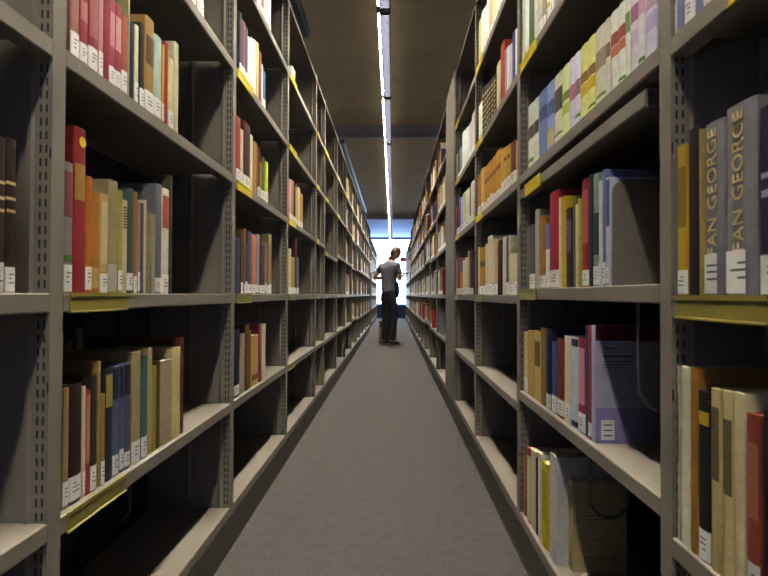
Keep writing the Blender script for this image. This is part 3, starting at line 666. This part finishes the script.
# ---- right, third bay
row('R', 2, 0, R(7.68, 430, 0, [(370, 386, 165, 'DCDC9C', 'yellow-white volume'), (388, 410, 100, 'EAECDC', 'white volume'), (411, 428, 60, 'E6E8E0', 'white volume with grey edge'), (429, 448, 10, 'EEEEE6', 'bright white volume'),
    (449, 475, -20, 'D4BCA0', 'beige volume'), (476, 505, -60, 'DCE4A4', 'pale lime volume'), (506, 530, -100, 'E6EADC', 'white volume with green tint'), (531, 560, -120, 'E0E6E0', 'off-white volume')]))
row('R', 2, 1, R(7.68, 430, 75, [(370, 397, 225, 'EEEEE8', 'short white volume'),
    (400, 413, 105, '4A4630', 'dark green gilt volume', {'L': False, 'bands': tuple((.1+.12*k, .14+.12*k, 'gold', .5) for k in range(7))}), (414, 429, 90, '4A4630', 'dark olive gilt volume', {'L': False, 'bands': tuple((.1+.12*k, .14+.12*k, 'gold', .5) for k in range(7))}),
    (430, 446, 75, '46422E', 'dark gilt-tooled volume', {'L': False, 'bands': tuple((.1+.12*k, .14+.12*k, 'gold', .5) for k in range(7))}), (447, 464, 50, '4A4630', 'gilt-tooled green volume', {'L': False, 'bands': tuple((.1+.12*k, .14+.12*k, 'gold', .5) for k in range(7))}),
    (465, 482, 30, '46422E', 'tooled dark volume', {'L': False, 'bands': tuple((.1+.12*k, .14+.12*k, 'gold', .5) for k in range(7))}), (483, 502, 5, '504A30', 'tall gilt volume', {'L': False, 'bands': tuple((.1+.12*k, .14+.12*k, 'gold', .5) for k in range(7))}),
    (506, 536, -90, 'D8DCB0', 'pale green volume', N0), (538, 568, -240, 'CC4C34', 'orange-red volume', N0), (570, 584, -190, 'A8A8B8', 'grey slim volume', N0), (586, 606, -215, 'E6E6E2', 'white volume', N0), (607, 624, -230, 'DAD8DC', 'white-grey volume', N0), (627, 648, -330, '4A56A8', 'tall blue volume', N0), (650, 664, -350, 'E0E4DC', 'tall white volume', N0)]))
row('R', 2, 2, R(7.68, 430, 150, [(362, 384, 190, 'B87C34', 'brown-orange volume'), (386, 412, 145, 'CDAE60', 'straw volume'),
    (415, 434, 128, 'C48A2C', 'orange set volume with rust panel', {'bands': ((.6, .7, '8A5020', .5),)}), (435, 455, 105, 'C68C2C', 'orange set volume', {'bands': ((.6, .7, '8A5020', .5),)}), (456, 477, 78, 'C88E2E', 'orange set volume with brown title', {'bands': ((.6, .7, '8A5020', .5),)}),
    (478, 500, 50, 'C88E2C', 'orange cloth volume', {'bands': ((.6, .7, '8A5020', .5),)}), (501, 538, 5, 'CC9428', 'thick orange cloth volume', {'bands': ((.6, .7, '8A5020', .5),)}),
    (541, 560, 0, 'CAAA48', 'mustard volume'), (561, 585, -15, 'C8A83C', 'mustard volume with dark mark', {'bands': ((.7, .78, '6A4A20', .5),)}), (586, 612, -35, 'C49C30', 'golden volume', {'bands': ((.7, .78, '6A4A20', .5),)}),
    (616, 652, -60, '642C2C', 'dark maroon thick volume'), (655, 668, -70, 'C8A860', 'tan volume')]))
row('R', 2, 3, R(7.68, 430, 225, [(366, 378, 172, 'DCD098', 'pale yellow volume'), (379, 420, 178, 'B8861C', 'amber thick volume with dark circle', {'bands': ((.6, .72, '6A5414', .5),)}), (421, 438, 145, 'D6CEA8', 'ivory volume'),
    (439, 474, 85, 'D8D0B0', 'tall cream volume'), (476, 492, 130, 'D8C8A8', 'sand volume'), (493, 512, 120, 'DCAC7C', 'peach volume'), (515, 550, 118, '3A2428', 'dark brown volume', N0), (552, 580, 95, 'CFC8AC', 'pale stone volume', N0),
    (582, 598, 100, '5A4A90', 'violet volume'), (600, 611, 78, 'D8D6B0', 'tall slim cream volume'), (613, 644, 215, 'D6CFA4', 'shorter cream volume with green top', {'bands': ()}), (645, 672, 215, 'D4CCA0', 'shorter cream volume')]))
# ---- right, fourth bay
row('R', 3, 2, R(7.68, 430, 150, [(192, 200, 440, 'C8B8A0', 'cream slim volume'), (201, 219, 440, '8A3440', 'maroon volume'), (222, 232, 360, '5A50B0', 'violet volume'), (233, 246, 365, 'B0B4DC', 'pale blue volume'), (250, 272, 330, 'D4D8B0', 'pale green volume'), (273, 300, 305, 'DADCC0', 'ivory volume'), (302, 309, 290, '8A7050', 'brown slim volume'), (310, 333, 245, 'E0E0D8', 'white volume')]))
row('R', 3, 3, R(7.68, 430, 225, [(185, 199, 265, 'D8CCB8', 'cream volume'), (200, 227, 245, '8A2C38', 'maroon volume'), (229, 248, 250, 'C89C28', 'yellow volume', {'bands': ((.62, .98, '6A7080'),)}), (249, 264, 270, 'D8D8D0', 'white volume'), (265, 284, 250, 'DCD4A8', 'cream thick volume'), (286, 300, 200, 'C8B490', 'tan volume'), (301, 330, 205, '4A2626', 'dark red-brown volume')]))
row('R', 3, 1, R(7.68, 430, 75, [(195, 206, 610, 'D4D490', 'pale yellow volume'), (208, 226, 590, '4A5058', 'dark slate volume'), (228, 242, 560, '8090A8', 'blue-grey volume'), (244, 262, 440, 'E4E8E4', 'white set volume'), (263, 281, 420, 'E4E8E4', 'white set volume with pale spine'), (282, 297, 400, 'E2E6E4', 'white paper volume'), (298, 316, 370, 'D4CCD0', 'greyish white volume'), (317, 345, 290, 'D8C8C8', 'pinkish white volume')]), detail=1)

# ---- farther bays: smaller books filled in by shelf
PALC = [('D8D2B4', 'cream'), ('C9B04C', 'yellow'), ('A8842F', 'ochre'), ('B06A34', 'orange-brown'), ('8A3038', 'maroon'), ('3A3F66', 'navy'), ('5E6E50', 'green'), ('8C8C90', 'grey'),
        ('E4E4DC', 'white'), ('6A4A34', 'brown'), ('B8A878', 'tan'), ('5A5488', 'violet'), ('A84040', 'red')]
PW_L = [5, 4, 3, 2, 1.5, 1, 1, 1.5, 2, 1.5, 3, .5, 1]
PW_R = [5, 2, 1.5, 2, 2, 1, 1, 2, 6, 1.5, 2, 1, 2]
far = []
def gen(side, i, y0, y1, X, hs, fill, group=None):
    rnd = random.Random(hash((1 if side == 'L' else 2, i)) & 0xffff)
    for r, h in enumerate(hs):
        n = 0
        f = fill(r)
        if f <= 0: continue
        y = y0+.045 if side == 'L' else y1-.045-(y1-y0)*min(.9, f)
        end = y+(y1-y0)*min(.88, f)
        while y < min(end, y1-.05):
            t = rnd.choice([.014, .02, .026, .034, .045]); c = rnd.choices(PALC, PW_L if side == 'L' else PW_R)[0]
            hh = rnd.uniform(.17, .27)
            far.append((side, i, r, n, X, y, y+t-.001, CAMH+h, hh, c)); n += 1
            y += t
fl = {}
rr = random.Random(4)
for i in range(4, 14):
    def fillL(r, i=i):
        if i < 7: return {2: rr.choice([0, .0, .3]), 3: rr.choice([.15, 0]), 4: rr.choice([.1, 0])}.get(r, 0)
        return {0: rr.uniform(.1, .6), 1: rr.uniform(.2, .7), 2: rr.uniform(.3, .8), 3: rr.uniform(.2, .7), 4: rr.uniform(.2, .6)}.get(r, 0)
    def fillR(r, i=i):
        if i == 4: return 0
        return {0: rr.uniform(.2, .8), 1: rr.uniform(.3, .8), 2: rr.uniform(.5, .9), 3: rr.uniform(.4, .8), 4: rr.uniform(.1, .4) if i > 5 else 0}.get(r, 0)
    gen('L', i, BZ_L[i], BZ_L[i+1], XL, RH['L', i], fillL)
    gen('R', i, BZ_R[i], BZ_R[i+1], XR, RH['R', i], fillR)
for j in range(5):
    gen('L', 20+j, 14.6+j, 15.6+j, .61, STD_L, lambda r: {1: .6, 2: .8, 3: .7, 4: .6}.get(r, 0))
    gen('R', 20+j, 14.6+j, 15.6+j, .48, STD_L, lambda r: {1: .6, 2: .8, 3: .7, 4: .6}.get(r, 0))
far.sort(key=lambda q: q[5])
left = 298-NBOOK
for q in far[:left]:
    side, i, r, n, X, a, c, z, hh, (col, cn) = q
    book(side, X, a, c, z, hh, hh*.68, col, '%s far book, %s on %s, %s' % (cn, ORD[n], ROWN[r], bayname(side, i)), 'books on the %s of the %s' % (ROWN[r], bayname(side, i)), detail=1, setback=.008)
rest = far[left:]
b = NB(); keys = [p[0] for p in PALC]
for side, i, r, n, X, a, c, z, hh, (col, cn) in rest:
    s = -1 if side == 'L' else 1
    box(b, (s*(X+.008), a, z), (s*(X+.008+hh*.68), c, z+hh), keys.index(col))
    box(b, (s*(X+.0075), a+.001, z+.004), (s*(X+.0079), c-.001, z+.04), len(keys))
o = obj('distant_books', b, [mat(k, .55, .1, 45) for k in keys]+[LABEL]); tag(o, 'many small mixed books filling the farthest shelves at both sides', 'books'); o['kind'] = 'stuff'
print('BOOKS', NBOOK, 'rest', len(rest))

# plate bookend far right
def bookend(side, X, y, z, h, w_, label):
    s = -1 if side == 'L' else 1
    b = NB(); r = .02
    pts = [(s*(X), z), (s*X, z+h-r), (s*(X+.006), z+h-.006), (s*(X+r), z+h), (s*(X+w_-r), z+h), (s*(X+w_), z+h-r), (s*(X+w_), z)]
    prism(b, pts, y-.0015, y); box(b, (s*(X+.01), y, z), (s*(X+w_-.01), y+.004, z+.0015))
    o = obj('bookend', b, mat('8E9298', .45, .04, 9, key='be'), org=(s*(X+w_/2), y, z)); tag(o, label, 'bookend')
bookend('R', XR+.01, 5.08, CAMH-.387, .22, .15, 'pale grey plate bookend standing alone on the fifth shelf, sixth right bay')
# wire bookends hanging under shelves
def wire(side, y, z, x0, x1, h, label):
    s = -1 if side == 'L' else 1
    zb = z-.006; xc = (x0+x1)/2; hw = (x1-x0)/2; b = NB()
    pts = [(s*x0, y, zb)]+[(s*x0, y, zb-(h-hw)*k/3) for k in (1, 2, 3)]+[(s*(xc-hw*math.cos(a)), y, zb-(h-hw)-hw*math.sin(a)) for a in [math.pi*k/12 for k in range(1, 12)]]+[(s*x1, y, zb-(h-hw)*k/3) for k in (3, 2, 1, 0)]
    tube(b, pts, .0036, 8)
    box(b, (s*(x0-.006), y-.012, zb-.004), (s*(x1+.006), y+.012, zb+.0028))
    o = obj('wire_bookend', b, mat('606066', .5, .03, 9, metal=.2, key='wire'), org=(s*xc, y, z)); tag(o, label, 'bookend')
wire('L', 1.43, CAMH-.395, .735, .84, .245, 'wire loop bookend hanging under the fifth shelf in the second left bay')
wire('R', 1.36, CAMH-.338, .52, .62, .24, 'wire loop bookend hanging above the buff booklet at bottom right')
wire('R', .99, CAMH+.02, .47, .57, .235, 'wire loop bookend hanging in front of the lilac-grey wide book')

# a few dim volumes lying at the back of the second left bay
for k, (a, c, hh, col, nm) in enumerate(((1.10, 1.13, .2, '5A5A60', 'dim grey'), (1.14, 1.165, .21, '5E3030', 'dim red-brown'), (1.17, 1.20, .2, '6A6258', 'dim drab'), (1.21, 1.24, .22, '7A7A80', 'dim pale grey'))):
    book('L', XL+.17, a, c, CAMH-.395, hh+.09, .10, col, '%s volume in the back row behind the fifth shelf books, second left bay' % nm, 'dim back-row books', detail=1)

# ------------------------------------------------------------------ person
SKIN = mat('B98A6A', .6, .05, 30, key='skin')
SHIRT = mat('6C6F7B', .9, .10, 25, key='shirt')
PANT = mat('2E2F34', .9, .10, 25, key='pant')
HAIR = mat('5A4428', .8, .2, 90, key='hair')
SHOE = mat('3A3836', .6, .1, 40, key='shoe')
def skin(name, verts, edges, m, parent, sub=2, root=0):
    me = bpy.data.meshes.new(name); me.from_pydata([v[:3] for v in verts], edges, [])
    o = bpy.data.objects.new(name, me); C.objects.link(o)
    md = o.modifiers.new('s', 'SKIN'); md.use_smooth_shade = True
    if not me.skin_vertices: 
        bpy.context.view_layer.objects.active = o
    for k, v in enumerate(verts):
        rx = v[3]; ry = v[4] if len(v) > 4 else rx
        me.skin_vertices[0].data[k].radius = (rx, ry); me.skin_vertices[0].data[k].use_root = (k == root)
    ms_ = o.modifiers.new('b', 'SUBSURF'); ms_.levels = sub; ms_.render_levels = sub
    bpy.context.view_layer.update()
    ev = o.evaluated_get(bpy.context.evaluated_depsgraph_get())
    me2 = bpy.data.meshes.new_from_object(ev); me2.name = name
    bpy.data.objects.remove(o); me2.materials.clear(); me2.materials.append(m)
    return me2
def link(name, me, parent, loc):
    o = bpy.data.objects.new(name, me); C.objects.link(o); o['_o'] = (0, 0, 0)
    if parent: o.parent = parent
    o.location = loc
    return o
PX, PY = -.075, 9.42
A = math.radians(38)
fwd = Vector((math.sin(A), math.cos(A), 0)); lf = Vector((-math.cos(A), math.sin(A), 0))
def B(f, l, z): v = fwd*f+lf*l; return (v.x, v.y, z)
nodes = {}; vs = []; es = []
def nd(k, p, *r): nodes[k] = len(vs); vs.append((*p, *r))
def ed(*ks):
    for a, c in zip(ks, ks[1:]): es.append((nodes[a], nodes[c]))
nd('pel', B(0, 0, .98), .085, .085); nd('wa', B(.0, 0, 1.12), .08, .08); nd('ch', B(.01, 0, 1.33), .10, .09); nd('up', B(.02, 0, 1.47), .09, .075)
nd('nk', B(.05, 0, 1.555), .05); nd('nk2', B(.095, -.03, 1.61), .048)
ed('pel', 'wa', 'ch', 'up', 'nk', 'nk2')
HZ = 1.275
for s, t in ((1, 'l'), (-1, 'r')):
    nd(t+'sh', B(.02, s*.17, 1.45), .055); el = B(-.06, s*.31, 1.22) if s > 0 else B(.03, s*.22, 1.19)
    nd(t+'el', el, .038); nd(t+'wr', B(.25, s*.10, 1.255), .026, .020); nd(t+'pa', B(.315, s*.085, HZ), .030, .014)
    ed('up', t+'sh', t+'el', t+'wr', t+'pa')
    for q, (off, ln) in enumerate(((-.026, .062), (-.009, .072), (.009, .068), (.026, .052))):
        nd(t+'f%d' % q, B(.345, s*.085+off*.9, HZ+.004), .009); nd(t+'g%d' % q, B(.345+ln*.5, s*.085+off, HZ-.008), .008); nd(t+'h%d' % q, B(.345+ln*.8, s*.078+off, HZ-.002), .007)
        ed(t+'pa', t+'f%d' % q, t+'g%d' % q, t+'h%d' % q)
    nd(t+'t1', B(.29, s*.085-s*.032, HZ+.012), .010); nd(t+'t2', B(.325, s*.085-s*.045, HZ+.022), .008); ed(t+'wr', t+'t1', t+'t2')
    nd(t+'hp', B(0, s*.07, .88), .07, .07); kx = .03 if s > 0 else .05
    nd(t+'kn', B(kx, s*.085, .50), .058); nd(t+'cf', B(-.0, s*.085, .34), .052); nd(t+'an', B(-.03, s*.08, .09), .038); nd(t+'he', B(-.03, s*.08, .045), .024, .02); nd(t+'to', B(.12, s*.09, .034), .02, .014)
    ed('pel', t+'hp', t+'kn', t+'cf', t+'an', t+'he'); ed(t+'he', t+'to')
bme = skin('person', vs, es, SKIN, None)
# head joined into the body mesh
bm = NB(); bm.from_mesh(bme)
hb = NB(); bmesh.ops.create_uvsphere(hb, u_segments=28, v_segments=20, radius=1)
for v in hb.verts:
    x, y, z = v.co                       # x forward, y sideways
    jaw = 1-.28*max(0, -z)**1.5
    nx = x*.096*(1 if z > -.2 else 1-.05*abs(z)); ny = y*.076*jaw; nz = z*.118
    if x > .7 and abs(y) < .25 and -.45 < z < .05: nx += .018*(1-abs(y)/.25)*(1-abs(z+.22)/.27 if abs(z+.22) < .27 else 0)
    if x > .75 and .0 < z < .3 and .15 < abs(y) < .6: nx -= .006
    if x > .6 and z < -.65: nx += .010
    v.co = (nx, ny, nz)
for sgn in (-1, 1):
    r_ = bmesh.ops.create_uvsphere(hb, u_segments=10, v_segments=8, radius=1)
    for v in r_['verts']: v.co = (v.co.x*.018-.008, v.co.y*.008+sgn*.077, v.co.z*.032-.012)
nod = math.radians(28)
HM = Matrix.Translation(B(.13, -.05, 1.685)) @ Matrix.Rotation(math.pi/2-A-math.radians(30), 4, 'Z') @ Matrix.Rotation(nod, 4, 'Y')
bmesh.ops.transform(hb, matrix=HM, verts=hb.verts[:])
tmp = bpy.data.meshes.new('t'); hb.to_mesh(tmp); hb.free(); bm.from_mesh(tmp); bm.to_mesh(bme); bm.free()
bme.polygons.foreach_set('use_smooth', [True]*len(bme.polygons))
person = link('person', bme, None, (PX, PY, 0))
tag(person, 'man in grey short-sleeved shirt and dark trousers, head bent, reading in the aisle', 'person')
hb = NB(); bmesh.ops.create_uvsphere(hb, u_segments=28, v_segments=20, radius=1)
dl = [v for v in hb.verts if (v.co.x > .35 and v.co.z < .45) or (v.co.z < -.35 and v.co.x > -.25) or v.co.z < -.6]
bmesh.ops.delete(hb, geom=dl, context='VERTS')
for v in hb.verts: v.co = (v.co.x*.103, v.co.y*.084, v.co.z*.127+.002)
bmesh.ops.transform(hb, matrix=HM, verts=hb.verts[:])
me = bpy.data.meshes.new('hair'); hb.to_mesh(me); hb.free(); me.materials.append(HAIR); me.polygons.foreach_set('use_smooth', [True]*len(me.polygons)); link('hair', me, person, (0, 0, 0))
for sgn in (-1, 1):
    hb = NB(); bmesh.ops.create_uvsphere(hb, u_segments=8, v_segments=6, radius=.011, matrix=HM @ Matrix.Translation((.083, sgn*.032, .012)))
    me = bpy.data.meshes.new('eye'); hb.to_mesh(me); hb.free(); me.materials.append(mat('2A2522', .3, .02, 9, key='eye')); link('eye', me, person, (0, 0, 0))
hb = NB(); bmesh.ops.create_cube(hb, size=1, matrix=HM @ Matrix.Translation((.088, 0, -.062)) @ Matrix.Diagonal((.012, .045, .008, 1)))
me = bpy.data.meshes.new('mouth'); hb.to_mesh(me); hb.free(); me.materials.append(mat('8A5048', .5, .02, 9, key='lip')); link('mouth', me, person, (0, 0, 0))
# shirt
nodes = {}; vs = []; es = []
nd('b00', B(0, 0, .93), .15, .118); nd('b0', B(0, 0, 1.03), .152, .118); nd('wa', B(.0, 0, 1.14), .148, .112); nd('ch', B(.0, 0, 1.33), .178, .13); nd('up', B(.01, 0, 1.47), .115, .09); nd('nk', B(.04, 0, 1.555), .062)
ed('b00', 'b0', 'wa', 'ch', 'up', 'nk')
for s, t in ((1, 'l'), (-1, 'r')):
    nd(t+'sh', B(.015, s*.175, 1.45), .075); m_ = B(-.02, s*.26, 1.31) if s > 0 else B(.02, s*.215, 1.28)
    nd(t+'m', m_, .062); ed('up', t+'sh', t+'m')
link('shirt', skin('shirt', vs, es, SHIRT, None), person, (0, 0, 0))
nodes = {}; vs = []; es = []
nd('pe', B(0, 0, 1.03), .138, .11); nd('p2', B(-.01, 0, .93), .14, .115); ed('pe', 'p2')
for s, t in ((1, 'l'), (-1, 'r')):
    kx = .03 if s > 0 else .05
    nd(t+'hp', B(-.005, s*.08, .84), .098, .095); nd(t+'kn', B(kx, s*.085, .50), .075); nd(t+'cf', B(0, s*.085, .3), .07); nd(t+'an', B(-.025, s*.08, .065), .064)
    ed('p2', t+'hp', t+'kn', t+'cf', t+'an')
link('trousers', skin('trousers', vs, es, PANT, None), person, (0, 0, 0))
for s in (1, -1):
    nodes = {}; vs = []; es = []
    nd('a', B(-.055, s*.08, .045), .045, .045); nd('b', B(.03, s*.083, .042), .046, .042); nd('c', B(.13, s*.09, .034), .046, .034); nd('d', B(.18, s*.092, .03), .036, .028); ed('a', 'b', 'c', 'd')
    sh = link('shoe', skin('shoe', vs, es, SHOE, None), person, (0, 0, 0))
    b = NB(); bmesh.ops.create_cube(b, size=1, matrix=Matrix.Translation(B(.062, s*.086, .010)) @ Matrix.Rotation(math.pi/2-A, 4, 'Z') @ Matrix.Diagonal((.30, .09, .018, 1)))
    bmesh.ops.bevel(b, geom=b.edges[:], offset=.008, segments=2, affect='EDGES')
    me = bpy.data.meshes.new('sole'); b.to_mesh(me); b.free(); me.materials.append(mat('C8C4BC', .6, .05, 20, key='sole')); so = link('sole', me, sh, (0, 0, 0))
# open book held in both hands
t = thing('open_book', (PX, PY, 0), 'open white-paged book held in the standing man\'s hands', 'book')
Mo = Matrix.Translation(Vector((PX, PY, 0))+Vector(B(.37, -.04, 1.312))) @ Matrix.Rotation(math.pi/2-A, 4, 'Z') @ Matrix.Rotation(math.radians(-22), 4, 'Y')
def xf(bm, M_): bmesh.ops.transform(bm, matrix=M_, verts=bm.verts[:])
for s in (1, -1):
    b = NB(); box(b, (-.09, min(0, s*.125), -.004), (.09, max(0, s*.125), 0)); xf(b, Mo @ Matrix.Rotation(s*math.radians(10), 4, 'X')); obj('cover', b, mat('6A6A72', .6, .05, 30, key='obc'), t)
    b = NB(); box(b, (-.086, min(0, s*.12), 0), (.086, max(0, s*.12), .008)); xf(b, Mo @ Matrix.Rotation(s*math.radians(10), 4, 'X')); obj('page_block', b, mat('F0EEE6', .7, .02, 200, key='obp'), t)
# black jacket bundle at his right hip
nodes = {}; vs = []; es = []
nd('a', B(.04, -.135, 1.17), .045, .035); nd('b', B(.05, -.15, 1.08), .065, .045); nd('c', B(.05, -.155, .97), .06, .045); nd('d', B(.04, -.15, .86), .04, .035); ed('a', 'b', 'c', 'd')
link('jacket', skin('jacket', vs, es, mat('15161B', .9, .15, 30, key='jk'), None), person, (0, 0, 0))
# brown paper bag on the floor behind him
bx, by = -.095, 9.85
t = thing('paper_bag', (bx, by, 0), 'brown paper bag on the carpet behind the man\'s legs', 'bag')
b = NB()
prism(b, [(bx-.17, by-.09), (bx+.17, by-.09), (bx+.16, by), (bx+.17, by+.09), (bx-.17, by+.09), (bx-.16, by)], 0, .42, 'Z'); obj('body', b, mat('8E7058', .8, .12, 12, key='bag'), t)
b = NB(); box(b, (bx-.16, by-.095, .02), (bx-.11, by-.0905, .30)); box(b, (bx+.10, by-.095, .04), (bx+.14, by-.0905, .26)); obj('side_stripe', b, mat('C8A884', .8, .05, 12, key='bagp'), t)
b = NB(); tube(b, [(bx-.06, by-.085, .415), (bx-.055, by-.09, .48), (bx, by-.09, .51), (bx+.055, by-.09, .48), (bx+.06, by-.085, .415)], .005, 6); obj('handle', b, mat('6A4E38', .8, .05, 12, key='bagh'), t)

for o in bpy.data.objects:
    if '_o' in o: del o['_o']
